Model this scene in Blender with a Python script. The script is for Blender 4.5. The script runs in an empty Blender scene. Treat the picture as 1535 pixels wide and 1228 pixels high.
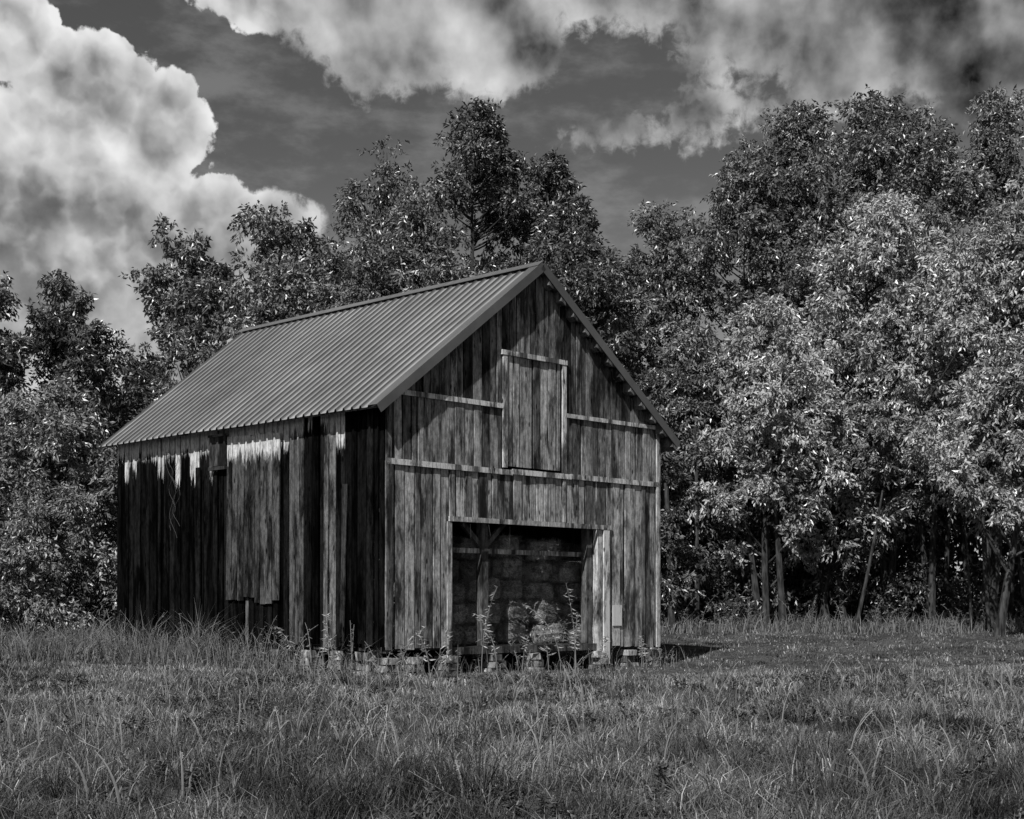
import bpy, math, numpy as np
from mathutils import Vector
R = np.random.default_rng(7)
scene = bpy.context.scene

# ------------------------------------------------------------------ helpers
def build_mesh(name, V, faces, attrs=None, mats=(), mat_idx=None, smooth=False, parent=None):
    me = bpy.data.meshes.new(name)
    V = np.asarray(V, dtype=np.float32)
    me.vertices.add(len(V)); me.vertices.foreach_set("co", V.ravel())
    loops = np.concatenate([f.ravel() for f in faces]).astype(np.int32)
    sizes = np.concatenate([np.full(len(f), f.shape[1], np.int32) for f in faces])
    starts = np.concatenate([[0], np.cumsum(sizes)[:-1]]).astype(np.int32)
    me.loops.add(len(loops)); me.loops.foreach_set("vertex_index", loops)
    me.polygons.add(len(sizes)); me.polygons.foreach_set("loop_start", starts)
    for m in mats: me.materials.append(m)
    if mat_idx is not None:
        mi = np.concatenate([np.full(len(f), i, np.int32) for f, i in zip(faces, mat_idx)])
        me.polygons.foreach_set("material_index", mi)
    me.polygons.foreach_set("use_smooth", np.full(len(sizes), smooth))
    me.update(calc_edges=True)
    for k, a in (attrs or {}).items():
        at = me.attributes.new(k, 'FLOAT', 'POINT')
        at.data.foreach_set("value", np.asarray(a, dtype=np.float32))
    ob = bpy.data.objects.new(name, me)
    scene.collection.objects.link(ob)
    if parent: ob.parent = parent
    return ob

def wav(x, y, wl, seed):
    r = np.random.default_rng(seed); o = 0
    for i in range(7):
        a = r.uniform(0, 6.28); k = 6.28/(wl*r.uniform(.6, 1.6)); p = r.uniform(0, 6.28)
        o = o + np.sin((x*np.cos(a)+y*np.sin(a))*k+p)
    return o/3.2

def sstep(a, b, x):
    t = np.clip((x-a)/(b-a), 0, 1); return t*t*(3-2*t)

def ground_z(x, y):
    x = np.asarray(x, float); y = np.asarray(y, float)
    g = .42*sstep(31, 44, y) + .03*wav(x, y, 6, 3)*sstep(3, 8, np.abs(y))
    g = g - .17*np.exp(-(((x-3.8)/3.5)**2+((y-29.0)/3.5)**2)) - .14*np.exp(-(((x+.5)/4)**2+((y-25.5)/3)**2))
    g = g + .02*wav(x, y, 1.7, 5)
    g = g + 3.0*sstep(120, 500, np.hypot(x, y))*(.5+.5*wav(x, y, 180, 9))
    return g

class NT:
    def __init__(s, tree): s.t = tree; s.n = tree.nodes; s.l = tree.links
    def node(s, typ, **kw):
        n = s.n.new(typ)
        for k, v in kw.items(): setattr(n, k, v)
        return n
    def put(s, inp, v):
        if isinstance(v, bpy.types.NodeSocket): s.l.new(v, inp)
        elif v is not None: inp.default_value = v
    def m(s, op, a, b=None, c=None, clamp=False):
        n = s.node('ShaderNodeMath', operation=op, use_clamp=clamp)
        s.put(n.inputs[0], a); s.put(n.inputs[1], b)
        if c is not None: s.put(n.inputs[2], c)
        return n.outputs[0]
    def v(s, op, a, b=None):
        n = s.node('ShaderNodeVectorMath', operation=op)
        s.put(n.inputs[0], a); s.put(n.inputs[1], b)
        return n.outputs['Value'] if op in ('LENGTH', 'DOT_PRODUCT') else n.outputs[0]
    def ss(s, x, a, b, lo=0., hi=1.):
        n = s.node('ShaderNodeMapRange', interpolation_type='SMOOTHSTEP')
        s.put(n.inputs[0], x); s.put(n.inputs[1], a); s.put(n.inputs[2], b); s.put(n.inputs[3], lo); s.put(n.inputs[4], hi)
        return n.outputs[0]
    def noise(s, vec, scale, detail=4., rough=.5, dist=0., dim='3D'):
        n = s.node('ShaderNodeTexNoise', noise_dimensions=dim); s.put(n.inputs['Vector'], vec)
        n.inputs['Scale'].default_value = scale; n.inputs['Detail'].default_value = detail
        n.inputs['Roughness'].default_value = rough; n.inputs['Distortion'].default_value = dist
        return n.outputs['Fac']
    def attr(s, name):
        n = s.node('ShaderNodeAttribute'); n.attribute_name = name; return n.outputs['Fac']
    def mixf(s, f, a, b):
        n = s.node('ShaderNodeMix'); n.data_type = 'FLOAT'
        s.put(n.inputs[0], f); s.put(n.inputs[2], a); s.put(n.inputs[3], b); return n.outputs[0]
    def grey(s, x):
        n = s.node('ShaderNodeCombineColor'); [s.put(n.inputs[i], x) for i in range(3)]; return n.outputs[0]

def new_mat(name):
    m = bpy.data.materials.new(name); m.use_nodes = True
    t = NT(m.node_tree); p = m.node_tree.nodes['Principled BSDF']
    return m, t, p

def leaf_mat(name, transl=.22, gloss=.05):
    m, t, p = new_mat(name)
    t.n.remove(p)
    c = t.grey(t.attr('tone'))
    d_ = t.node('ShaderNodeBsdfDiffuse'); t.put(d_.inputs[0], c)
    tr = t.node('ShaderNodeBsdfTranslucent'); t.put(tr.inputs[0], c)
    mx = t.node('ShaderNodeMixShader'); mx.inputs[0].default_value = transl
    t.l.new(d_.outputs[0], mx.inputs[1]); t.l.new(tr.outputs[0], mx.inputs[2])
    out = mx.outputs[0]
    if gloss:
        gl = t.node('ShaderNodeBsdfGlossy'); gl.inputs['Roughness'].default_value = .38; gl.inputs[0].default_value = (.8, .8, .8, 1)
        m2 = t.node('ShaderNodeMixShader'); m2.inputs[0].default_value = gloss
        t.l.new(out, m2.inputs[1]); t.l.new(gl.outputs[0], m2.inputs[2]); out = m2.outputs[0]
    t.l.new(out, t.n['Material Output'].inputs[0])
    return m

def bark_mat():
    m, t, p = new_mat("bark")
    co = t.node('ShaderNodeTexCoord').outputs['Object']
    n = t.noise(t.v('MULTIPLY', co, (14, 14, 3)), 1., 4, .6)
    t.put(p.inputs['Base Color'], t.grey(t.ss(n, .3, .7, .012, .07)))
    p.inputs['Roughness'].default_value = .9; p.inputs['Specular IOR Level'].default_value = .15
    return m

def wood_mat(name, painted=False):
    m, t, p = new_mat(name)
    co = t.node('ShaderNodeTexCoord').outputs['Object']
    rnd = t.attr('rnd'); tone = t.attr('tone')
    off = t.node('ShaderNodeCombineXYZ'); t.put(off.inputs[0], t.m('MULTIPLY', rnd, 13.)); t.put(off.inputs[2], t.m('MULTIPLY', rnd, 37.))
    co2 = t.v('ADD', co, off.outputs[0])
    g1 = t.noise(t.v('MULTIPLY', co2, (42, 42, 1.5)), 1., 7, .72, .3)
    g2 = t.noise(t.v('MULTIPLY', co2, (14, 14, 7.)), 1., 6, .75)
    st = t.noise(t.v('MULTIPLY', co2, (3.5, 3.5, .75)), 1., 6, .68, .3)
    vo = t.node('ShaderNodeTexVoronoi'); t.put(vo.inputs['Vector'], t.v('MULTIPLY', co2, (8, 8, 2.4))); vo.inputs['Scale'].default_value = 1.
    knot = t.ss(vo.outputs['Distance'], .09, .17, .08, 1.)
    cr = t.noise(t.v('MULTIPLY', co2, (60, 60, .8)), 1., 3, .6)
    crack = t.ss(cr, .65, .68, 1., .12)
    grain = t.m('MULTIPLY', t.ss(g1, .32, .66, .5, 1.35), t.ss(g2, .32, .66, .55, 1.3))
    stain = t.ss(st, .39, .57, .16, 1.22)
    base = t.m('MULTIPLY', t.m('MULTIPLY', grain, stain), t.m('MULTIPLY', tone, t.m('MULTIPLY', knot, crack)))
    if painted:
        z = t.node('ShaderNodeSeparateXYZ'); t.put(z.inputs[0], co)
        edge = t.noise(t.v('MULTIPLY', co2, (30, 30, 1.8)), 1., 6, .65)
        h = t.m('ADD', z.outputs[2], t.m('MULTIPLY', t.m('SUBTRACT', edge, .5), 1.3))
        fr = t.attr('fringe')
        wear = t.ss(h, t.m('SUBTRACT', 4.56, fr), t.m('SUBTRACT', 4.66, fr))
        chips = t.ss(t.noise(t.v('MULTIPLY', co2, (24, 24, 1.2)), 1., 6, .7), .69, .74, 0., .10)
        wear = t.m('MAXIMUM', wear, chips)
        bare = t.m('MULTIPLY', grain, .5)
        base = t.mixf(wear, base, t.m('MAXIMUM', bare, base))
    t.put(p.inputs['Base Color'], t.grey(t.m('MINIMUM', base, .65)))
    p.inputs['Roughness'].default_value = .9; p.inputs['Specular IOR Level'].default_value = .01 if painted else .12
    b = t.node('ShaderNodeBump'); b.inputs['Strength'].default_value = .7; b.inputs['Distance'].default_value = .015
    t.put(b.inputs['Height'], t.m('ADD', g1, t.m('MULTIPLY', crack, .4))); t.l.new(b.outputs[0], p.inputs['Normal'])
    return m

M_wood = wood_mat("weathered_wood"); M_side = wood_mat("tarred_wood", True)
M_bark = bark_mat()
M_leaf = leaf_mat("leaves", .14, .08)
M_grass = leaf_mat("grass_blades", .22, .0)

def roof_mat():
    m, t, p = new_mat("metal_roofing")
    co = t.node('ShaderNodeTexCoord').outputs['Object']
    n = t.noise(t.v('MULTIPLY', co, (.5, 5., .5)), 1.6, 6, .65)
    n2 = t.noise(co, .45, 5, .65)
    c = t.m('MULTIPLY', t.ss(n, .3, .7, .8, 1.15), t.ss(n2, .3, .7, .78, 1.15))
    t.put(p.inputs['Base Color'], t.grey(t.m('MULTIPLY', c, t.attr('tone'))))
    p.inputs['Roughness'].default_value = .5; p.inputs['Specular IOR Level'].default_value = .4
    return m
M_roof = roof_mat()

# ------------------------------------------------------------------ sun + world
to_sun = Vector((-.30, -.68, .74)).normalized()
sd = bpy.data.lights.new("sun", 'SUN'); sd.energy = 5.0; sd.angle = math.radians(.6); sd.color = (1, .997, .99)
so = bpy.data.objects.new("sun", sd); scene.collection.objects.link(so)
so.rotation_euler = to_sun.to_track_quat('Z', 'Y').to_euler(); so.location = (-10, -30, 60)

w = bpy.data.worlds.new("World"); scene.world = w; w.use_nodes = True
w.cycles.sampling_method = 'NONE'
t = NT(w.node_tree); bg = w.node_tree.nodes['Background']
sky = t.node('ShaderNodeTexSky', sky_type='NISHITA'); sky.sun_disc = False
sky.sun_elevation = math.asin(to_sun.z); sky.sun_rotation = math.atan2(to_sun.x, to_sun.y)
sky.dust_density = .6
sep = t.node('ShaderNodeSeparateColor'); t.l.new(sky.outputs[0], sep.inputs[0])
clear = t.m('MULTIPLY_ADD', sep.outputs[0], .38, t.m('MULTIPLY', sep.outputs[1], .11))
d = t.node('ShaderNodeTexCoord').outputs['Generated']
ds = t.node('ShaderNodeSeparateXYZ'); t.l.new(d, ds.inputs[0])
az = t.m('MULTIPLY', t.m('ARCTAN2', ds.outputs[0], ds.outputs[1]), 57.2958)
el = t.m('MULTIPLY', t.m('ARCSINE', ds.outputs[2]), 57.2958)
cx = t.node('ShaderNodeCombineXYZ'); t.put(cx.inputs[0], az); t.put(cx.inputs[1], el)
P = cx.outputs[0]
# cloud masses: azimuth deg, elevation deg, radii deg, weight
CL = [(-19.6,20.6,2.6,2.2,1),(-16.2,18.6,3.0,2.7,1),(-13.5,17.7,2.0,2.2,1),(-18.5,13.5,8,6.4,1),(-11.6,14.0,3.2,2.4,1),(-9.3,14.1,2.1,2.1,1),(-11,9.6,6,4.6,1),
      (-8.0,22.9,5.0,2.1,1),(-4.5,21.9,5.6,2.9,1),(-.8,21.4,3.2,2.5,1),
      (4.5,24.0,6.8,2.9,1),(10.6,22.3,5.0,3.0,1),(12.8,20.2,3.0,2.2,1),(18.5,21.6,8,4.2,1),
      (8.2,18.7,2.4,1.3,.34),(6.9,18.1,1.7,1.1,.30),(4.2,18.1,1.7,.8,.26),(3.2,17.7,1.2,.5,.2),(17.4,18.2,2.4,1.2,.4),(0,36,60,13,1),(70,20,38,22,1),(-70,20,40,24,1)]
f0 = None
for (a, e, rx, ry, wg) in CL:
    q = t.v('MULTIPLY', t.v('SUBTRACT', P, (a, e, 0)), (1/rx, 1/ry, 0))
    v_ = t.m('MULTIPLY_ADD', t.v('LENGTH', q), -1., 1.)
    if wg != 1: v_ = t.m('MULTIPLY', v_, wg)
    f0 = v_ if f0 is None else t.m('MAXIMUM', f0, v_)
warp = t.node('ShaderNodeTexNoise', noise_dimensions='2D'); t.put(warp.inputs['Vector'], P); warp.inputs['Scale'].default_value = 1.1; warp.inputs['Detail'].default_value = 3
Pw = t.v('ADD', P, t.v('MULTIPLY', t.v('SUBTRACT', warp.outputs['Color'], (.5, .5, .5)), (.7, .7, 0)))
def vor(Q, sc, det=1.):
    vo = t.node('ShaderNodeTexVoronoi', voronoi_dimensions='2D'); vo.feature = 'SMOOTH_F1'; vo.inputs['Smoothness'].default_value = .25
    t.put(vo.inputs['Vector'], Q); vo.inputs['Scale'].default_value = sc; vo.inputs['Detail'].default_value = det; vo.inputs['Roughness'].default_value = .5
    return t.m('SUBTRACT', .5, vo.outputs['Distance'])
left = t.ss(az, -10.5, -8.)
nA = t.m('SUBTRACT', t.noise(P, .42, 8., .58, 0, '2D'), .5)
nF = t.m('SUBTRACT', t.noise(Pw, 1.5, 6., .6, 0, '2D'), .5)
b0 = vor(Pw, .55, 2.); b1 = vor(t.v('ADD', Pw, (.45, .6, 0)), .55, 2.)
dens_raw = t.m('ADD', t.m('MULTIPLY', f0, 1.9), t.m('ADD', t.m('MULTIPLY', nA, t.mixf(left, .85, 1.5)), t.m('MULTIPLY', b0, t.mixf(left, .42, .12))))
dens_raw = t.m('MULTIPLY_ADD', nF, t.mixf(left, .25, .9), dens_raw)
dens = t.ss(dens_raw, t.mixf(left, .02, -.02), t.mixf(left, .12, .50))
soft = t.m('SUBTRACT', t.noise(P, .26, 5., .5, 0, '2D'), t.noise(t.v('ADD', P, (.8, 1.1, 0)), .26, 3., .5, 0, '2D'))
rel = t.m('ADD', t.m('MULTIPLY', t.m('SUBTRACT', b0, b1), t.mixf(left, .32, .03)), t.m('MULTIPLY', soft, t.mixf(left, .5, 1.0)))
edge = t.m('MULTIPLY', t.ss(dens_raw, .05, 1.1, 1., 0.), t.mixf(left, .36, .12))
big = t.noise(P, .13, 3., .5, 0, '2D')
bright = t.m('ADD', t.m('ADD', t.mixf(left, .30, .29), edge), rel)
bright = t.m('ADD', bright, t.m('MULTIPLY', t.m('SUBTRACT', big, .5), .45))
bright = t.m('ADD', bright, t.m('MULTIPLY', nA, .25))
bright = t.m('SUBTRACT', bright, t.ss(az, 9., 18., 0., .14))
bright = t.m('ADD', bright, t.m('MULTIPLY', t.m('SUBTRACT', 1., left), t.ss(el, 11., 19., -.05, .14)))
floor_ = t.m('ADD', t.mixf(left, .22, .12), t.m('MULTIPLY', t.m('ADD', nA, t.m('MULTIPLY', soft, 1.5)), .25))
bright = t.m('SMOOTH_MAX', bright, floor_, .12)
bright = t.m('MINIMUM', bright, .86)
wisp = t.ss(t.noise(t.v('MULTIPLY', P, (.22, .5, 1)), 1.0, 6, .6, 0, '2D'), .42, .75, 0., .9)
clear2 = t.m('ADD', t.m('ADD', clear, wisp), t.ss(el, 18., 8., 0., .8))
col = t.mixf(dens, clear2, t.m('MULTIPLY', bright, 10.))
t.put(bg.inputs[0], t.grey(col)); bg.inputs[1].default_value = .1

# ------------------------------------------------------------------ camera
cd = bpy.data.cameras.new("camera"); co_ = bpy.data.objects.new("camera", cd); scene.collection.objects.link(co_)
co_.location = (0, 0, 1.16); co_.rotation_euler = (math.radians(90), 0, 0)
cd.sensor_width = 36; cd.lens = 51; cd.shift_y = .19; cd.clip_end = 3000; scene.camera = co_
scene.view_settings.view_transform = 'Standard'; scene.view_settings.look = 'None'

# ------------------------------------------------------------------ ground
gx = np.concatenate([-np.geomspace(900, 32, 26), np.arange(-30, 30.1, .4), np.geomspace(32, 900, 26)])
gy = np.concatenate([-np.geomspace(900, 5, 26), np.arange(-3, 60.1, .4), np.geomspace(62, 900, 26)])
X, Y = np.meshgrid(gx, gy); Z = ground_z(X, Y)
nx, ny = len(gx), len(gy)
i = (np.arange(ny-1)[:, None]*nx+np.arange(nx-1)[None]).ravel()
F = np.stack([i, i+1, i+nx+1, i+nx], 1)
mg, tg, pg = new_mat("field_soil_and_turf")
co = tg.node('ShaderNodeTexCoord').outputs['Object']
a = tg.noise(co, .35, 6, .6); b_ = tg.noise(co, 6., 6, .7); c_ = tg.noise(tg.v('MULTIPLY', co, (1, .6, 1)), 28., 4, .7)
vv = tg.m('MULTIPLY', tg.ss(a, .35, .65, .05, .10), tg.m('MULTIPLY', tg.ss(b_, .3, .7, .5, 1.4), tg.ss(c_, .3, .7, .4, 1.5)))
tg.put(pg.inputs['Base Color'], tg.grey(vv)); pg.inputs['Roughness'].default_value = .95; pg.inputs['Specular IOR Level'].default_value = .1
bb = tg.node('ShaderNodeBump'); bb.inputs['Distance'].default_value = .05; bb.inputs['Strength'].default_value = .7
tg.put(bb.inputs['Height'], tg.m('ADD', b_, c_)); tg.l.new(bb.outputs[0], pg.inputs['Normal'])
build_mesh("ground", np.stack([X.ravel(), Y.ravel(), Z.ravel()], 1), [F], mats=[mg], smooth=True)

# ------------------------------------------------------------------ barn
BX, BY, BA = -2.2, 25.2, math.radians(45.6)
ca, sa = math.cos(BA), math.sin(BA)
def b2w(u, v): return BX+u*ca-v*sa, BY+u*sa+v*ca
def w2b(x, y): dx, dy = x-BX, y-BY; return dx*ca+dy*sa, -dx*sa+dy*ca
barn = bpy.data.objects.new("wooden_barn", None); scene.collection.objects.link(barn)
barn.location = (BX, BY, 0); barn.rotation_euler = (0, 0, BA)
W, L = 7.52, 8.85
UR, ZR = 3.76, 7.65; SL = .754
def zroof(u): return ZR - SL*abs(u-UR)

class Boxes:
    def __init__(s): s.V = []; s.F = []; s.tone = []; s.rnd = []; s.fr = []
    def hexa(s, P8, tone, rnd=None, fr=0.):
        o = len(s.V); s.V += P8
        s.F += [(o,o+3,o+2,o+1),(o+4,o+5,o+6,o+7),(o,o+1,o+5,o+4),(o+1,o+2,o+6,o+5),(o+2,o+3,o+7,o+6),(o+3,o,o+4,o+7)]
        rnd = R.random() if rnd is None else rnd
        s.tone += [tone]*8; s.rnd += [rnd]*8; s.fr += [fr]*8
    def box(s, u0, u1, v0, v1, z0, z1, tone, z1b=None, fr=0., z0b=None, lean=(0, 0)):
        z1b = z1 if z1b is None else z1b; z0b = z0 if z0b is None else z0b; a, b = lean
        s.hexa([(u0+a,v0+b,z0),(u1+a,v0+b,z0b),(u1+a,v1+b,z0b),(u0+a,v1+b,z0),(u0,v0,z1),(u1,v0,z1b),(u1,v1,z1b),(u0,v1,z1)], tone, None, fr)
    def beam(s, a, b, w_, h_, tone):
        a = Vector(a); b = Vector(b); d_ = (b-a).normalized()
        up = Vector((0, 0, 1)) if abs(d_.z) < .9 else Vector((0, 1, 0))
        sd_ = d_.cross(up).normalized()*w_/2; up = sd_.cross(d_).normalized()*h_/2
        s.hexa([tuple(a-sd_-up), tuple(a+sd_-up), tuple(b+sd_-up), tuple(b-sd_-up),
                tuple(a-sd_+up), tuple(a+sd_+up), tuple(b+sd_+up), tuple(b-sd_+up)], tone)
    def make(s, name, mat, parent=barn):
        return build_mesh(name, s.V, [np.array(s.F)], dict(tone=s.tone, rnd=s.rnd, fringe=s.fr), [mat], parent=parent)

def zt(u): return zroof(u)-.07
fw = Boxes()
def front_seg(u0, u1, z0, z1, tone=(.2, .36), wmin=.13, wmax=.25, v=0.):
    u = u0
    while u < u1-.02:
        wd = R.uniform(wmin, wmax); e = min(u+wd, u1)
        if u1-e < .07: e = u1
        gap = R.choice([.012, .020, .030, .05], p=[.38, .34, .20, .08])
        off = R.uniform(-.013, .011)
        tn = R.uniform(*tone)*R.choice([1, .40, 1.3], p=[.62, .23, .15])
        lo = z0 + (R.uniform(-.04, .04) if z0 < .6 else 0)
        a_, b_2 = u, e-gap
        if z1 is None:
            if a_ < UR < b_2:
                fw.box(a_, UR, v-.025+off, v+off, lo, zt(a_), tn, zt(UR)); fw.box(UR, b_2, v-.025+off, v+off, lo, zt(UR), tn, zt(b_2))
            elif min(zt(a_), zt(b_2)) > lo+.02:
                fw.box(a_, b_2, v-.025+off, v+off, lo, zt(a_), tn, zt(b_2))
        else:
            fw.box(a_, b_2, v-.025+off, v+off, lo, min(z1, zt(a_)), tn, min(z1, zt(b_2)), lean=(R.uniform(-.006, .006), 0))
        u = e
front_seg(0, 1.50, .38, 3.655); front_seg(5.86, W, .28, 3.655)
front_seg(1.50, 5.86, 2.74, 3.655)
front_seg(0, 2.86, 3.665, 4.86, tone=(.16, .29)); front_seg(4.58, W, 3.665, 4.86, tone=(.17, .3))
front_seg(0.06, 2.86, 4.865, None, tone=(.12, .24)); front_seg(4.58, W-.06, 4.865, None, tone=(.08, .18))
front_seg(2.86, 4.58, 5.93, None, tone=(.11, .22))
front_seg(2.97, 3.66, 3.76, 5.84, tone=(.2, .3), v=-.012); front_seg(3.70, 4.47, 3.76, 5.84, tone=(.18, .27), v=-.012)
fw.make("front_wall", M_wood)
tr = Boxes()
tr.box(-.02, 3.1, -.066, -.041, 3.60, 3.70, .62, z1b=3.69, z0b=3.59); tr.box(3.1, 4.75, -.078, -.041, 3.61, 3.71, .7); tr.box(4.75, W+.01, -.066, -.041, 3.62, 3.72, .62)
tr.box(.12, 2.84, -.066, -.041, 4.83, 4.92, .62); tr.box(4.62, 7.38, -.066, -.041, 4.82, 4.90, .55)
tr.box(2.80, 4.62, -.085, -.041, 5.84, 5.93, .6)
tr.box(2.84, 2.95, -.074, -.041, 3.725, 5.835, .55); tr.box(4.49, 4.60, -.074, -.041, 3.725, 5.835, .55)
tr.box(4.52, 4.60, -.060, -.041, 2.76, 3.60, .4)
tr.box(1.46, 5.95, -.080, -.041, 2.66, 2.75, .36)
tr.box(1.42, 1.53, -.065, -.041, .26, 2.655, .35)
tr.box(5.72, 5.90, -.075, -.041, -.05, 2.655, .85)
tr.box(5.58, 5.715, -.03, .10, -.05, 2.655, .4)
tr.box(6.02, 6.30, -.055, -.041, .72, 1.14, 1.1)
tr.box(1.5, 5.9, .0, .16, .24, .37, .10)
tr.box(-.035, .09, -.066, -.041, .36, 4.75, .14); tr.box(W-.10, W+.02, -.066, -.041, .26, 4.75, .42)
tr.make("front_trim", M_wood)
sw = Boxes()
v = 0.
while v < L-.02:
    e = min(v+R.uniform(.12, .2), L)
    if L-e < .06: e = L
    g = R.choice([.010, .018, .035], p=[.5, .32, .18]); off = R.uniform(-.018, .012)
    mid = (v+e)/2
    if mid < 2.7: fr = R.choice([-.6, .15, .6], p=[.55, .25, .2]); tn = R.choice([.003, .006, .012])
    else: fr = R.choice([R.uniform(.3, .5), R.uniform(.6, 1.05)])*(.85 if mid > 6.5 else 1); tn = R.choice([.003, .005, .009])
    if 1.36 < mid < 1.62: tn = .12; fr = .3
    if 2.2 < mid < 2.66: tn = .075; fr = .3
    if 3.9 < mid < 4.15: tn = .10
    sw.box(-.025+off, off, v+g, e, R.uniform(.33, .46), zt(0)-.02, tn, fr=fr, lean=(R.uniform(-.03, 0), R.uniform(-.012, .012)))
    v = e
v = 2.93
while v < 4.62:
    e = min(v+R.uniform(.15, .22), 4.64)
    sw.box(-.075+R.uniform(-.008, .004), -.052, v+.016, e, 1.18+R.uniform(-.05, .08)+(.06 if v > 3.7 else 0), 4.40+R.uniform(-.03, .03), R.uniform(.045, .09), fr=.6, lean=(R.uniform(-.04, -.01), R.uniform(-.015, .03)))
    v = e
sw.box(-.085, -.062, .95, 1.07, .42, 3.3, .035, fr=-1, lean=(-.03, .06))
sw.box(-.085, -.062, 5.6, 5.74, .5, 3.9, .015, fr=.1, lean=(-.03, -.05))
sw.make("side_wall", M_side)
rw = Boxes()
v = 0.
while v < L:
    rw.box(W, W+.025, v, min(v+.19, L), .25, zt(W)-.02, R.uniform(.06, .16)); v += .197
u = .0
while u < W-.01:
    e = min(u+.2, W)
    if u < UR < e: rw.box(u, UR, L, L+.025, .3, zt(u), .1, zt(UR)); rw.box(UR, e-.006, L, L+.025, .3, zt(UR), .1, zt(e))
    else: rw.box(u, e-.006, L, L+.025, .3, zt(u), R.uniform(.05, .13), zt(e))
    u = e
rw.make("rear_walls", M_wood)
hb = Boxes(); hb.box(-.12, -.08, 4.66, 5.2, 3.88, 4.45, .06); hb.box(-.135, -.08, 4.64, 5.23, 3.80, 3.87, .035); hb.box(-.135, -.08, 4.64, 5.23, 4.455, 4.50, .15)
hb.make("side_hatch", M_wood)
fr = Boxes()
for (pu, pv) in [(.12,.12),(W-.12,.12),(.12,L-.12),(W-.12,L-.12),(2.6,.25),(5.5,.2),(1.6,.2),(.12,3),(.12,6),(W-.12,3),(W-.12,6),(2.6,4.4),(5,4.4)]:
    fr.box(pu-.08, pu+.08, pv-.08, pv+.08, .3, 4.4 if pv > .5 or pu < .5 or pu > 7 else 3.5, .10)
fr.beam((2.6, .25, 2.2), (3.2, .25, 2.72), .09, .09, .1); fr.beam((2.6, .25, 2.2), (2.0, .25, 2.72), .09, .09, .1)
fr.box(1.55, 5.6, .22, .28, 2.11, 2.20, .35)
fr.box(.1, W-.1, .34, .44, 2.78, 2.95, .05); fr.box(.1, W-.1, 4.3, 4.45, 2.78, 2.95, .05)
fr.box(0.02, W-.02, .17, L-.02, .33, .38, .05)
fr.box(0.02, W-.02, .3, L-.1, 2.96, 3.0, .05)
for vv_ in np.arange(.5, L, 1.6):
    fr.beam((.05, vv_, zt(.05)-.14), (UR, vv_, zt(UR)-.14), .06, .14, .06); fr.beam((W-.05, vv_, zt(W-.05)-.14), (UR, vv_, zt(UR)-.14), .06, .14, .06)
for k in range(4): fr.beam((1.7+k*.5+R.uniform(-.1, .1), .15, 2.65), (1.7+k*.51, .15, 2.35+R.uniform(-.05, .15)), .01, .01, .4)
fr.make("timber_frame", M_wood)
VE0, VE1, VR1 = -.2, 9.1, 9.6
def roof_side(name, ue, ze):
    prof = []; sp = .229
    n = int((VE1-VE0)/sp)+1
    for k in range(n+1):
        b0 = k*sp
        for (o, h) in ((-.036, 0), (-.016, .042), (.016, .042), (.036, 0), (.060, 0), (.114, .0), (.17, 0)): prof.append((b0+o, h, o))
    prof = [q for q in prof if 0 <= q[0] <= VE1-VE0]
    m_ = len(prof)
    rows = np.linspace(0, 1, 15); V = []; T = []
    for r_ in rows:
        u_ = ue+(UR-ue)*r_; z_ = ze+(ZR-ze)*r_; sc = 1+(VR1-VE1)/(VE1-VE0)*r_
        for a_, h, o in prof:
            V.append((u_, VE0+a_*sc, z_+h+.008*math.sin(a_*1.3+r_*4))); T.append(.26 if o > .05 else (.17 if h == 0 else .035))  # rib tone darkened to strengthen the ribs' shading, also standing for dirt along them
    i_ = (np.arange(14)[:, None]*m_+np.arange(m_-1)[None]).ravel()
    F_ = np.stack([i_, i_+1, i_+m_+1, i_+m_], 1)
    if ue > UR: F_ = F_[:, ::-1]
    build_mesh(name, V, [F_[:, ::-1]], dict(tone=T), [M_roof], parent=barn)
ZE_L, ZE_R = 4.55, ZR-(7.95-UR)*.735
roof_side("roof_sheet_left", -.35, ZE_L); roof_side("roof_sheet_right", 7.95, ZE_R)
rt = Boxes()
for ue, ze in ((-.37, ZE_L-.015), (7.97, ZE_R-.015)):
    d_ = Vector((UR-ue, 0, ZR-ze)).normalized(); nrm = Vector((-d_.z, 0, d_.x)) if ue < UR else Vector((d_.z, 0, -d_.x))
    def pt(q, v_, h): return tuple(Vector((ue, v_, ze))+ (Vector((UR, v_, ZR))-Vector((ue, v_, ze)))*q + nrm*h)
    for (v0, v1, h0, h1, tn) in ((-.235, .0, .046, .051, .085), (-.243, -.236, -.115, .051, .10)):
        rt.hexa([pt(0,v0,h0),pt(0,v1,h0),pt(1,v1,h0),pt(1,v0,h0),pt(0,v0,h1),pt(0,v1,h1),pt(1,v1,h1),pt(1,v0,h1)], tn)
for sgn in (-1, 1):
    e_ = sgn*.15
    rt.hexa([(UR,-.245,ZR+.068),(UR+e_,-.245,ZR+.068-.106),(UR+e_,9.62,ZR+.068-.106),(UR,9.62,ZR+.068),
             (UR,-.245,ZR+.078),(UR+e_,-.245,ZR+.078-.106),(UR+e_,9.62,ZR+.078-.106),(UR,9.62,ZR+.078)], .10)
rt.make("roof_trim", M_roof)
pl = Boxes()
for k in range(12):
    q = .03+k*.083
    for sgn, ue, ze in ((1, -.35, ZE_L), (-1, 7.95, ZE_R)):
        u_ = ue+(UR-ue)*q; z_ = ze+(ZR-ze)*q
        h_ = .22 if sgn < 0 else .07
        s2 = SL*sgn
        pl.box(u_-.06, u_+.06, -.225, 9.0, z_-h_-.05*s2, z_-.022-.05*s2, .14, z_-.022+.05*s2, z0b=z_-h_+.05*s2)
pl.make("roof_purlins", M_wood)
prs = Boxes(); pr = Boxes()
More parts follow.
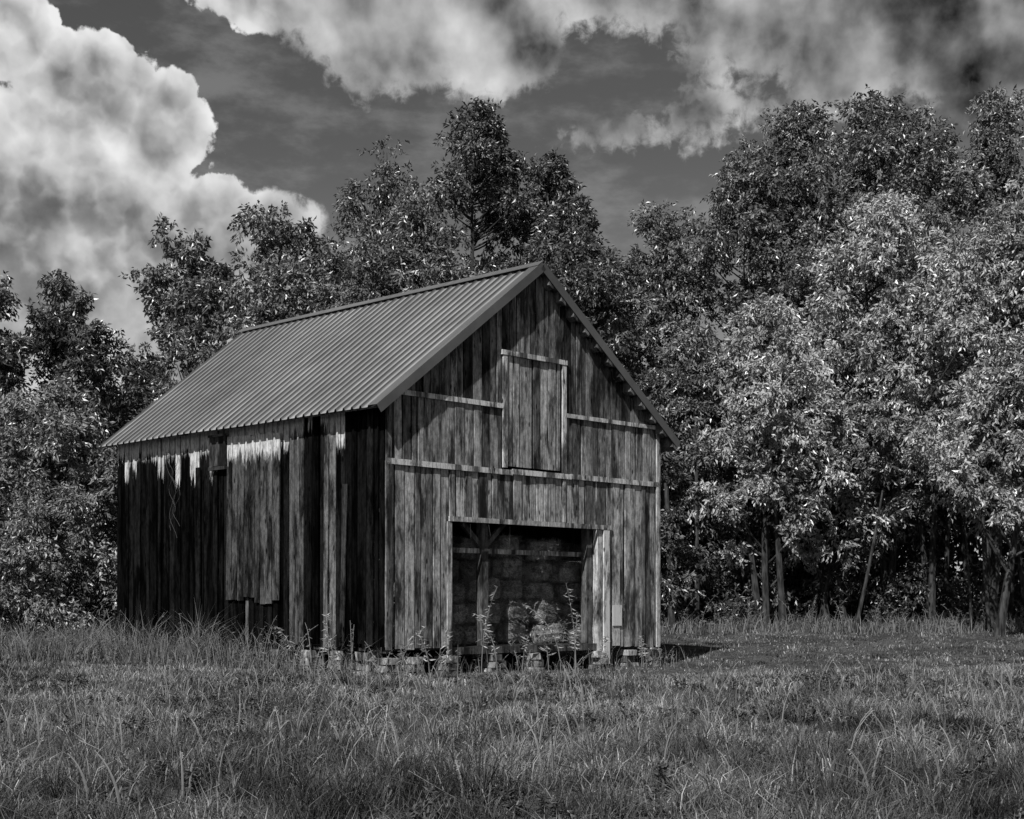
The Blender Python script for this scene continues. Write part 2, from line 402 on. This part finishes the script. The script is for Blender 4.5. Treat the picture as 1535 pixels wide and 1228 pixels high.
def pier(u_, v_, top=.3):
    x_, y_ = b2w(u_, v_); g = float(ground_z(x_, y_))
    z_ = g-.05; n_ = 3
    hs = (top-z_)/n_
    for k in range(n_):
        a_ = R.uniform(.12, .22)-k*.015; b2 = R.uniform(.13, .2); ju, jv = R.uniform(-.04, .04, 2)
        prs.hexa([(u_+ju+sx*a_*R.uniform(.8, 1.05), v_+jv+sy*b2*R.uniform(.8, 1.05), z_+(k+kk)*hs-(.006 if kk else 0)+(R.uniform(-.02, 0) if kk else 0))
                  for kk in (0, 1) for sx, sy in ((-1,-1),(1,-1),(1,1),(-1,1))], R.uniform(.18, .42))
for u_ in (.12, .65, 1.5, 2.7, 3.75, 5.65, 6.6, 7.35): pier(u_, .06, .235)
for v_ in (.6, 1.3, 2.2, 3.1, 4.6, 6.2, 7.6, 8.7): pier(.08, v_, .325)
for u_ in (2.5, 5, 7.3):
    for v_ in (3, 6, 8.7): pier(u_, v_, .32)
pr.box(1.44, 1.66, -.05, .16, -.2, .235, .4); pr.box(7.28, 7.44, -.05, .12, -.4, .25, .4)
prs.make("stone_piers", M_wood); pr.make("pier_posts", M_wood)

def tubes(paths, sides=5):
    V = []; F_ = []; o = 0
    ang = np.linspace(0, 2*np.pi, sides, endpoint=False)
    for pts, rad in paths:
        pts = np.asarray(pts, float); n = len(pts)
        d_ = np.gradient(pts, axis=0); d_ /= np.linalg.norm(d_, axis=1)[:, None]+1e-9
        ref = np.where(np.abs(d_[:, 2:3]) > .9, np.array([[1., 0, 0]]), np.array([[0, 0, 1.]]))
        a_ = np.cross(d_, ref); a_ /= np.linalg.norm(a_, axis=1)[:, None]+1e-9; b2 = np.cross(d_, a_)
        ring = pts[:, None] + np.asarray(rad)[:, None, None]*(np.cos(ang)[None, :, None]*a_[:, None]+np.sin(ang)[None, :, None]*b2[:, None])
        V.append(ring.reshape(-1, 3))
        k = np.arange(n-1)[:, None]*sides; j = np.arange(sides)[None]; j2 = (j+1) % sides
        F_.append(np.stack([o+k+j, o+k+j2, o+k+sides+j2, o+k+sides+j], -1).reshape(-1, 4)); o += n*sides
    return np.concatenate(V), np.concatenate(F_)
vp = []
for k in range(4):
    n = 18; s = np.linspace(0, 1, n)
    zz = 4.3-s*R.uniform(1., 1.9); vv_ = 6.6+R.uniform(-.2, .2)+.12*np.sin(s*R.uniform(8, 14)+k)+s*R.uniform(-.25, .25)
    vp.append((np.stack([np.full(n, -.07)-.02*np.sin(s*9), vv_, zz], 1), np.full(n, .0045)))
V_, F_ = tubes(vp, 4)
build_mesh("dry_vine", V_, [F_], dict(tone=np.full(len(V_), .09)), [M_grass], parent=barn)

# ------------------------------------------------------------------ hay bales
def hay():
    V = []; F_ = []; T = []; o = 0; n = 7
    SV = []; ST = []
    g = np.linspace(-1, 1, n)
    faces = []
    for ax in range(3):
        for sg in (-1, 1):
            A, B = np.meshgrid(g, g, indexing='ij'); C = np.full_like(A, sg)
            p_ = [None]*3; p_[ax] = C; p_[(ax+1) % 3] = A; p_[(ax+2) % 3] = B
            faces.append((np.stack([q.ravel() for q in p_], 1), sg))
    i_ = (np.arange(n-1)[:, None]*n+np.arange(n-1)[None]).ravel(); fq = np.stack([i_, i_+n, i_+n+1, i_+1], 1)
    def bale(u_, v_, z_, rot, hl, hw, hh, tilt=0.):
        nonlocal o
        tone = R.uniform(.28, .55)
        cr, sr = math.cos(rot), math.sin(rot)
        sc = np.array([hl, hw, hh])
        def xf(q):
            q = q*sc; q[:, 2] += tilt*q[:, 0]
            return np.stack([u_+q[:, 0]*cr-q[:, 1]*sr, v_+q[:, 0]*sr+q[:, 1]*cr, z_+q[:, 2]], 1)
        ph = R.uniform(0, 9, 3)
        for pts, sg in faces:
            q = pts.copy(); l = (np.abs(q)**6).sum(1)**(1/6); q = q/l[:, None]
            q *= 1+.05*np.sin(q[:, [1, 2, 0]]*7+ph)+.03*np.sin(q[:, [2, 0, 1]]*15+ph)
            V.append(xf(q)); F_.append((fq if sg > 0 else fq[:, ::-1])+o); T.append(np.full(n*n, tone)); o += n*n
        k = 1300
        q = R.uniform(-1, 1, (k, 3)); ax = R.integers(0, 3, k); q[np.arange(k), ax] = np.sign(q[np.arange(k), ax])*.96
        c = xf(q); dd = R.normal(size=(k, 3)); dd /= np.linalg.norm(dd, axis=1)[:, None]; dd[:, 1] -= .3
        SV.append(np.stack([c-dd*.01, c+dd*R.uniform(.03, .12, (k, 1)), c+np.cross(dd, R.normal(size=(k, 3)))*.007+dd*.02], 1)); ST.append(np.repeat(tone*R.uniform(.4, 1.5, k), 3))
    for row, vv_ in enumerate((.74, 1.35, 1.95)):
        u_ = .5
        while u_ < 7.0:
            hl = R.uniform(.36, .48) if R.random() < .4 else .24
            col_h = 4 if row == 0 else 5
            if row == 0 and u_ < 2.8: col_h = 3
            if row == 0 and 3.2 < u_ < 4.4: col_h = 5
            z_ = .38
            for k in range(min(col_h, 5)):
                hh = R.uniform(.19, .225)
                bale(u_+hl+R.uniform(-.05, .05), vv_+R.uniform(-.10, .16)+.03*k, z_+hh, R.uniform(-.3, .3), hl*R.uniform(.88, 1), .25, hh*.97, R.uniform(-.13, .13)); z_ += 2*hh
            u_ += 2*hl+.06
    nb = np.concatenate(V); sv = np.concatenate(SV).reshape(-1, 3)
    sf = np.arange(len(sv)).reshape(-1, 3)+len(nb)
    m, t_, p_ = new_mat("hay")
    co = t_.node('ShaderNodeTexCoord').outputs['Object']
    n1_ = t_.noise(t_.v('MULTIPLY', co, (30, 60, 90)), 1., 5, .7, 1.); n2_ = t_.noise(co, 7., 4, .6)
    c = t_.m('MULTIPLY', t_.attr('tone'), t_.m('MULTIPLY', t_.ss(n1_, .35, .68, .2, 1.5), t_.ss(n2_, .3, .7, .45, 1.3)))
    t_.put(p_.inputs['Base Color'], t_.grey(t_.m('MINIMUM', c, .75))); p_.inputs['Roughness'].default_value = .9
    b = t_.node('ShaderNodeBump'); b.inputs['Distance'].default_value = .04; t_.put(b.inputs['Height'], n1_); t_.l.new(b.outputs[0], p_.inputs['Normal'])
    ob = build_mesh("hay_bale_stack", np.concatenate([nb, sv]), [np.concatenate(F_), sf], dict(tone=np.concatenate([np.concatenate(T), np.concatenate(ST)])), [m])
    ob.location = (BX, BY, 0); ob.rotation_euler = (0, 0, BA)
hay()

# ------------------------------------------------------------------ foliage
TREE_GAIN = 1.75
def unit(a): return a/(np.linalg.norm(a, axis=-1, keepdims=True)+1e-9)
def leaf_quads(p, d_, Ln, Wd, rng):
    n = len(p); s = unit(np.cross(d_, rng.normal(size=(n, 3)))); nn = np.cross(d_, s)
    mid = p+d_*(Ln*.45)[:, None]
    fold = nn*(Wd*.25)[:, None]
    return np.stack([p, mid+s*Wd[:, None]*.5+fold, p+d_*Ln[:, None]-fold, mid-s*Wd[:, None]*.5+fold], 1).reshape(-1, 4, 3)
def clump_leaves(C, r, rng, sprigs, per, leaf, tone, droop=.6, flat=.8):
    n = len(C); N = n*sprigs
    cc = np.repeat(C, sprigs, 0); rr = np.repeat(r, sprigs)
    dirs = rng.normal(size=(N, 3)); dirs[:, 2] += .35; dirs = unit(dirs); dirs[:, 2] *= flat
    ln = rr*rng.uniform(.5, 1.3, N)
    tip = cc+dirs*ln[:, None]
    sdir = unit(dirs+rng.normal(size=(N, 3))*.5+np.array([0, 0, .2]))
    sl = rng.uniform(.25, .8, N)*np.clip(rr, .5, 1.2)
    K = N*per
    f = np.tile(np.linspace(0, 1, per), N)+rng.uniform(-.1, .1, K)
    P_ = np.repeat(tip, per, 0)+np.repeat(sdir, per, 0)*(f*np.repeat(sl, per))[:, None]
    P_ -= np.array([0, 0, 1.])*(f**2*np.repeat(sl, per)*.35)[:, None]
    d_ = unit(np.repeat(sdir, per, 0)*.5+rng.normal(size=(K, 3))*.55+np.array([0, 0, -droop]))
    Ln = leaf*rng.uniform(.65, 1.25, K); Wd = Ln*rng.uniform(.34, .5, K)
    Q = leaf_quads(P_+rng.normal(size=(K, 3))*.045, d_, Ln, Wd, rng)
    ct = np.repeat(rng.uniform(.5, 1.45, n), sprigs*per)
    T = tone*ct*np.repeat(rng.uniform(.75, 1.25, N), per)*rng.uniform(.5, 1.5, K)*TREE_GAIN
    return Q, np.minimum(T, .5)
def tree(name, x, y, H, Rr, zb, ncl, tone=.1, seed=0, prof=.42, sprigs=25, per=14, leaf=.165, trunks=1, lean=(0, 0), rc=.25, irregular=.4, r0=None, leaders=6, solid=.45):
    rng = np.random.default_rng(1000+seed)
    g = float(ground_z(x, y)); base = np.array([x, y, g-.1])
    topc = np.array([x+lean[0], y+lean[1], g+H])
    s = rng.beta(1.3, 1.15, ncl); th = rng.uniform(0, 2*np.pi, ncl)
    pf = np.where(s < prof, np.sin(.5*np.pi*(.25+.75*s/prof)), np.cos(.5*np.pi*((s-prof)/(1-prof))**1.25*.93))
    irr = 1+irregular*np.sin(th*2+rng.uniform(0, 6)+s*5)*.6+irregular*np.sin(th*3+rng.uniform(0, 6)-s*9)*.5
    rad = Rr*pf*irr*(solid+(1-solid)*rng.random(ncl)**.5)
    ax = base[None]+(topc-base)[None]*((zb+(H-zb)*s)/H)[:, None]
    C = ax+np.stack([np.cos(th)*rad, np.sin(th)*rad, rng.normal(size=ncl)*.2], 1)
    r = Rr*rc*rng.uniform(.55, 1.3, ncl)*(1-.35*s)
    for k in range(leaders):
        a_ = rng.uniform(0, 2*np.pi); q = rng.uniform(0, .75)*Rr; zt_ = H*(1-rng.uniform(-.01, .10)) - q*.8
        lc = np.array([[topc[0]+math.cos(a_)*q, topc[1]+math.sin(a_)*q, g+zt_-j*.38] for j in range(4)])+rng.normal(size=(4, 3))*.1
        C = np.concatenate([C, lc]); r = np.concatenate([r, np.array([.10, .2, .32, .42])])
    Q, T = clump_leaves(C, r, rng, sprigs, per, leaf, tone)
    paths = []; tps = []
    for k in range(trunks):
        n = 10; q = np.linspace(0, 1, n)
        b0 = base+np.array([rng.uniform(-.5, .5), rng.uniform(-.4, .4), 0])*(trunks > 1)
        tp = topc.copy(); tp[2] = g+H*rng.uniform(.85, .93); tp[:2] += rng.uniform(-.35, .35, 2)*Rr*(trunks > 1)
        pts = b0+(tp-b0)*q[:, None]; wob = rng.uniform(-1, 1, 4)
        pts[:, 0] += .22*np.sin(q*5+wob[0]*3)*q*(1.2-q)*3*wob[1]; pts[:, 1] += .2*np.sin(q*4+wob[2]*3)*q*(1.2-q)*3*wob[3]
        rb = (r0 or .010*H+.03)*(1 if trunks == 1 else .75)
        rad_ = rb*(1-q)**.8+.015; rad_[0] *= 1.35
        paths.append((pts, rad_)); tps.append(pts)
    for c in C[::1 if ncl < 70 else 2]:
        pts = tps[rng.integers(trunks)]
        hz = (c[2]-g)-np.hypot(*(c[:2]-topc[:2]))*rng.uniform(.5, 1.1)
        hz = np.clip(hz, zb*.55, H*.85)+g
        k = np.clip(np.interp(hz, pts[:, 2], np.arange(len(pts))), 0, len(pts)-1.01); a_ = pts[int(k)]*(1-k % 1)+pts[int(k)+1]*(k % 1)
        q = np.linspace(0, 1, 6)[:, None]; m_ = (a_+c)/2+np.array([0, 0, -.15])+rng.normal(size=3)*.15
        bp = (1-q)**2*a_+2*q*(1-q)*m_+q*q*c
        paths.append((bp, np.linspace(.022+.008*np.linalg.norm(c-a_), .008, 6)))
    WV, WF = tubes(paths, 6)
    LV = Q.reshape(-1, 3); LF = np.arange(len(LV)).reshape(-1, 4)+len(WV)
    tn = np.concatenate([np.full(len(WV), .05), np.repeat(T, 4)])
    return build_mesh(name, np.concatenate([WV, LV]), [WF, LF], dict(tone=tn), [M_bark, M_leaf], [0, 1])

TT = [
 (-1.25, 46, 16.5, 2.2, 6, 62, .055, dict(prof=.3, irregular=.3)),
 (1.45, 46.5, 15.4, 2.2, 5, 52, .055, dict(prof=.35)),
 (-4.2, 45, 14.6, 2.7, 5, 34, .065, dict(sprigs=14, per=10, leaf=.15, leaders=10)),
 (-6.7, 44, 13.0, 2.6, 4, 48, .065, dict(sprigs=20)),
 (-9.3, 42, 11.4, 2.5, 2.5, 48, .065, dict(sprigs=20)),
 (-2.6, 42.5, 12.2, 3.0, 4, 72, .08, dict()),
 (1.9, 44, 12.0, 2.2, 4, 54, .065, dict()),
 (-6.0, 40, 10.3, 2.6, 2.5, 62, .08, dict()),
 (-12.9, 42, 10.0, 2.0, 2, 40, .06, dict(sprigs=20)),
 (-15.0, 41, 10.0, 1.8, 2, 40, .06, dict()),
 (-11.0, 45, 8.0, 2.2, 1.5, 46, .065, dict()),
 (-11.9, 37, 6.3, 2.1, .5, 54, .12, dict(leaders=2)),
 (-9.2, 38, 6.6, 2.0, .5, 46, .09, dict(leaders=2)),
 (-10.9, 34.3, 3.6, 1.7, .1, 46, .13, dict(leaders=1, leaf=.13)),
 (-12.9, 34.5, 4.5, 1.9, .1, 50, .11, dict(leaders=1, leaf=.13)),
 (3.3, 49, 12.4, 2.5, 3, 58, .065, dict()),
 (5.3, 50, 14.2, 2.7, 3, 68, .075, dict()),
 (7.9, 48, 15.4, 2.8, 4, 80, .085, dict()),
 (9.7, 50, 17.8, 3.0, 4, 92, .08, dict(prof=.5, leaders=8)),
 (12.3, 49, 17.9, 3.2, 4, 104, .08, dict(prof=.55, leaders=9)),
 (15.6, 47, 16.9, 3.2, 4, 92, .085, dict(leaders=8)),
 (18.6, 46, 16.9, 3.4, 4, 76, .09, dict()),
 (11.0, 43, 12.6, 2.9, 3.0, 92, .20, dict(trunks=2, prof=.55)),
 (7.4, 42, 9.3, 2.0, 2.0, 64, .20, dict(trunks=3, prof=.5)),
 (13.9, 41, 12.2, 2.7, 3.4, 82, .18, dict(trunks=2, lean=(.8, 0))),
 (12.9, 38.5, 7.9, 2.0, 3.0, 54, .20, dict(trunks=1, lean=(1.1, 0), leaders=2)),
 (5.4, 44, 8.6, 2.2, 1.6, 64, .08, dict(trunks=3)),
 (9.5, 42.5, 6.8, 2.0, 2.2, 52, .08, dict(trunks=3, leaders=1)),
 (16.8, 40, 10.5, 2.8, 2.8, 64, .15, dict(trunks=2)),
 (3.9, 42, 5.6, 1.6, .6, 46, .06, dict(leaders=1)),
 (6.1, 43, 4.6, 1.5, .3, 40, .045, dict(leaders=1)),
 (8.8, 46, 5.2, 1.9, .4, 44, .03, dict(leaders=1)),
 (12.0, 46.5, 5.2, 2.0, .4, 46, .03, dict(leaders=1)),
]
for k, (x, y, H, Rr, zb, ncl, tone, ex) in enumerate(TT):
    tree("deciduous_tree", x, y, H, Rr, zb, ncl, tone, seed=k, **ex)

rng = np.random.default_rng(5); paths = []
for k in range(36):
    x = rng.uniform(4.5, 17); y = rng.uniform(40.5, 47); g = float(ground_z(x, y)); n = 7; q = np.linspace(0, 1, n)
    h = rng.uniform(4, 7); lx = rng.uniform(-.9, .9); c1 = rng.uniform(-.5, .5)
    paths.append((np.stack([x+lx*q+c1*q*(1-q), y+.3*q, g-.1+h*q], 1), rng.uniform(.04, .12)*(1-.5*q)))
V_, F_ = tubes(paths, 6)
build_mesh("woodland_saplings", V_, [F_], None, [M_bark])
C = []
for x in np.arange(-34, 40, 1.25):
    H = 7.0+1.2*math.sin(x*.7)+(3.0 if x > 4 else 0)
    for z in np.arange(.3, H, .95):
        C.append((x+rng.uniform(-.8, .8), 56+rng.uniform(-3, 3), z+rng.uniform(-.4, .4)+.4))
C = np.array(C)
gap = (np.hypot((C[:, 0]-17.8)/.9, (C[:, 2]-2.6)/.9) > 1)
C = C[gap]
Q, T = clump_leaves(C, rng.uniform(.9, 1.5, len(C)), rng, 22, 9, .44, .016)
LV = Q.reshape(-1, 3)
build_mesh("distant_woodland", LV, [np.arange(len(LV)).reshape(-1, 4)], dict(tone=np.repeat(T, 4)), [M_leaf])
C = []
for x in np.arange(-17, 19, .42):
    y = 43.5+rng.uniform(-1, 1.5) if x > -8 else 37+rng.uniform(-1.5, 1.5)
    for j in range(3): C.append((x+rng.uniform(-.4, .4), y+rng.uniform(-.4, .6), ground_z(x, y)+rng.uniform(.1, 1.6)))
C = np.array(C)
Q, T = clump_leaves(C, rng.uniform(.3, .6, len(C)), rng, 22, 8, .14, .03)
LV = Q.reshape(-1, 3)
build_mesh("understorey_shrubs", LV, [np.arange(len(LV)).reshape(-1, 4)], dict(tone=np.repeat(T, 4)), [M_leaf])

# ------------------------------------------------------------------ grass
GT = .155
def blades(x, y, z, h, wd, bend, tone, rng):
    n = len(x); a_ = rng.uniform(0, 2*np.pi, n); b2 = rng.uniform(0, 2*np.pi, n)
    bx, by = np.cos(a_)*bend*h, np.sin(a_)*bend*h; sx, sy = np.cos(b2)*wd/2, np.sin(b2)*wd/2
    v0 = np.stack([x-sx, y-sy, z-.02], 1); v1 = np.stack([x+sx, y+sy, z-.02], 1)
    v2 = np.stack([x+bx*.35-sx*.8, y+by*.35-sy*.8, z+h*.6], 1); v3 = np.stack([x+bx*.35+sx*.8, y+by*.35+sy*.8, z+h*.6], 1)
    v4 = np.stack([x+bx, y+by, z+h*(1-.35*np.minimum(bend, 1.6)**2)], 1)
    V = np.stack([v0, v1, v3, v2, v4], 1).reshape(-1, 3); o = np.arange(n)[:, None]*5
    return V, o+np.array([[0, 1, 2, 3]]), o+np.array([[3, 2, 4]]), np.repeat(tone, 5)
def grass_zone(d0, d1, dens, hm, wd, seed, spread=.42, hv=.5, gain=1.):
    rng = np.random.default_rng(seed)
    n = int((d1-d0)*(spread*(d0+d1)+2)*dens)
    dd = np.sqrt(rng.uniform(d0*d0, d1*d1, n)); x = rng.uniform(-1, 1, n)*(spread*dd+1); y = dd
    y = y+rng.uniform(-.3, .3, n)
    x = x+.09*wav(x, y, .35, 11)+.16*wav(x, y, .8, 13); y = y+.09*wav(x, y, .35, 12)+.16*wav(x, y, .8, 14)
    pt_ = wav(x, y, 2.6, 21); pf = wav(x, y, .7, 22)
    h = hm*np.clip(1+hv*pt_+.55*pf, .2, 2.6)*rng.uniform(.4, 1.4, n)
    u_, v_ = w2b(x, y); inside = (u_ > -1.2) & (u_ < W+1.2) & (v_ > -2.8) & (v_ < L+1)
    h = np.where(inside, np.minimum(h, rng.uniform(.02, .055, n)), h)
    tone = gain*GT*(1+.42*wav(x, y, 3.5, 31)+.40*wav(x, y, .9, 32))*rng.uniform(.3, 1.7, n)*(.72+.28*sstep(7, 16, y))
    tone = np.where(rng.random(n) < .12, tone*2.5, tone)
    bend = rng.uniform(.15, 1.6, n)
    return blades(x, y, ground_z(x, y), h, wd*rng.uniform(.6, 1.4, n), bend, np.clip(tone, .015, .55), rng)
def merge(parts):
    V = []; A = []; B = []; T = []; o = 0
    for v_, q, t3, tn in parts: V.append(v_); A.append(q+o); B.append(t3+o); T.append(tn); o += len(v_)
    return np.concatenate(V), np.concatenate(A), np.concatenate(B), np.concatenate(T)
parts = [grass_zone(5.5, 11, 1400, .16, .0065, 1), grass_zone(11, 17, 850, .13, .009, 2), grass_zone(17, 27, 420, .085, .013, 3), grass_zone(27, 48, 130, .055, .022, 4, gain=.85)]  # farthest zone's tone lowered: cloud shadow painted into the mown grass
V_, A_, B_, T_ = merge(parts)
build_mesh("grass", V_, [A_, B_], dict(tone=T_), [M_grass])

rng = np.random.default_rng(77)
def strip(n, fx, h, wd, tone=.16):
    x, y = fx(n); hh = h*rng.uniform(.35, 1.3, n)*np.clip(1+.5*wav(x, y, 1.1, 44), .25, 2)
    return blades(x, y, ground_z(x, y), hh, wd*rng.uniform(.7, 1.3, n), rng.uniform(.1, .9, n), np.minimum(tone*rng.uniform(.4, 1.8, n), .5), rng)
def side_strip(n): return b2w(rng.normal(-.6, .35, n), rng.uniform(2.8, 9.8, n))
def near_strip(n): return b2w(rng.normal(-.6, .3, n), rng.uniform(-.6, 3.0, n))
def front_strip(n): return b2w(rng.uniform(-.5, 8.2, n), rng.normal(-.55, .28, n))
def left_field(n): return rng.uniform(-15.5, -8.4, n), rng.uniform(28, 35, n)
def edge_right(n): return rng.uniform(3.5, 19, n), rng.normal(41.2, .5, n)
parts = [strip(2600, side_strip, .65, .011), strip(260, near_strip, .55, .009), strip(300, front_strip, .42, .009), strip(13000, left_field, .5, .016), strip(6000, edge_right, .4, .02)]
V_, A_, B_, T_ = merge(parts)
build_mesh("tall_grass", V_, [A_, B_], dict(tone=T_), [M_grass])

def weed(x, y, h, n_leaf, leaf, tone, rng, arch=.15, spread_z=(.15, 1.), lw=.25):
    g = float(ground_z(x, y)); n = 8; q = np.linspace(0, 1, n); a_ = rng.uniform(0, 6.28)
    pts = np.stack([x+np.cos(a_)*arch*h*q**2.2, y+np.sin(a_)*arch*h*q**2.2, g-.02+h*(q-.35*arch*q**3)], 1)
    WV, WF = tubes([(pts, np.linspace(.009, .004, n))], 4)
    f = rng.uniform(spread_z[0], spread_z[1], n_leaf); P_ = np.stack([np.interp(f, q, pts[:, j]) for j in range(3)], 1)
    th = rng.uniform(0, 6.28, n_leaf); d_ = unit(np.stack([np.cos(th), np.sin(th), rng.uniform(-.7, .6, n_leaf)], 1))
    Ln = leaf*rng.uniform(.6, 1.3, n_leaf)*(1.15-.6*f); Q = leaf_quads(P_, d_, Ln, Ln*lw, rng)
    return WV, WF, Q, np.minimum(tone*rng.uniform(.5, 1.5, n_leaf), .6)
def weeds_obj(name, items):
    V = []; WFs = []; o = 0; Qs = []; Ts = []; T0 = []
    for it in items:
        WV, WF, Q, T = weed(*it); V.append(WV); WFs.append(WF+o); o += len(WV); Qs.append(Q.reshape(-1, 3)); Ts.append(np.repeat(T, 4)); T0.append(np.full(len(WV), .25))
    LV = np.concatenate(Qs); LF = np.arange(len(LV)).reshape(-1, 4)+o
    return build_mesh(name, np.concatenate(V+[LV]), [np.concatenate(WFs), LF], dict(tone=np.concatenate(T0+Ts)), [M_grass])
for (u_, v_, h) in [(1.75, -.6, 1.75), (1.95, -.8, 1.3), (2.6, -.8, 1.1), (3.3, -.8, 1.2), (3.75, -.7, 1.6), (3.95, -.9, 1.8), (4.15, -.7, 1.35), (5.1, -.5, .85), (.9, -.6, 1.0), (-.1, -.5, 1.1), (-.6, .8, 1.2), (-.5, 1.9, 1.0), (.4, -.7, .9), (6.4, -.5, .8)]:
    x, y = b2w(u_, v_); weeds_obj("goldenrod_plant", [(x, y, h, 46, .16, .40, rng, rng.uniform(.1, .5), (.3, 1.), .18)])
items = []
for k in range(140):
    u_, v_ = (rng.normal(-.6, .3), rng.uniform(-.4, 9.6)) if k < 110 else (rng.uniform(-.3, 8), rng.normal(-.5, .25))
    x, y = b2w(u_, v_); items.append((x, y, rng.uniform(.3, 1.2 if k < 110 else .7), 18, .09, .2, rng, rng.uniform(.1, .6)))
for k in range(110): items.append((rng.uniform(-14, -8), rng.uniform(28, 34), rng.uniform(.4, 1.1), 26, .12, .16, rng, .4))
for k in range(60): items.append((rng.uniform(3.5, 18), rng.normal(41, .5), rng.uniform(.5, 1.3), 30, .14, .16, rng, .4))
weeds_obj("weed_patch", items)
items = []
for k in range(1700):
    d_ = math.sqrt(rng.uniform(45, 460)); x = rng.uniform(-1, 1)*(.4*d_)
    if wav(x, d_, 2.4, 61) < .15: continue
    items.append((x, d_, rng.uniform(.08, .24), 44, .065, .09, rng, .3, (.15, 1.), .42))
weeds_obj("field_weeds", items)
items = []
for k in range(380):
    d_ = math.sqrt(rng.uniform(60, 480)); x = rng.uniform(-1, 1)*(.4*d_)
    items.append((x, d_, rng.uniform(.25, .5), 14, .03, .45, rng, .35, (.8, 1.)))
weeds_obj("seed_stalks", items)
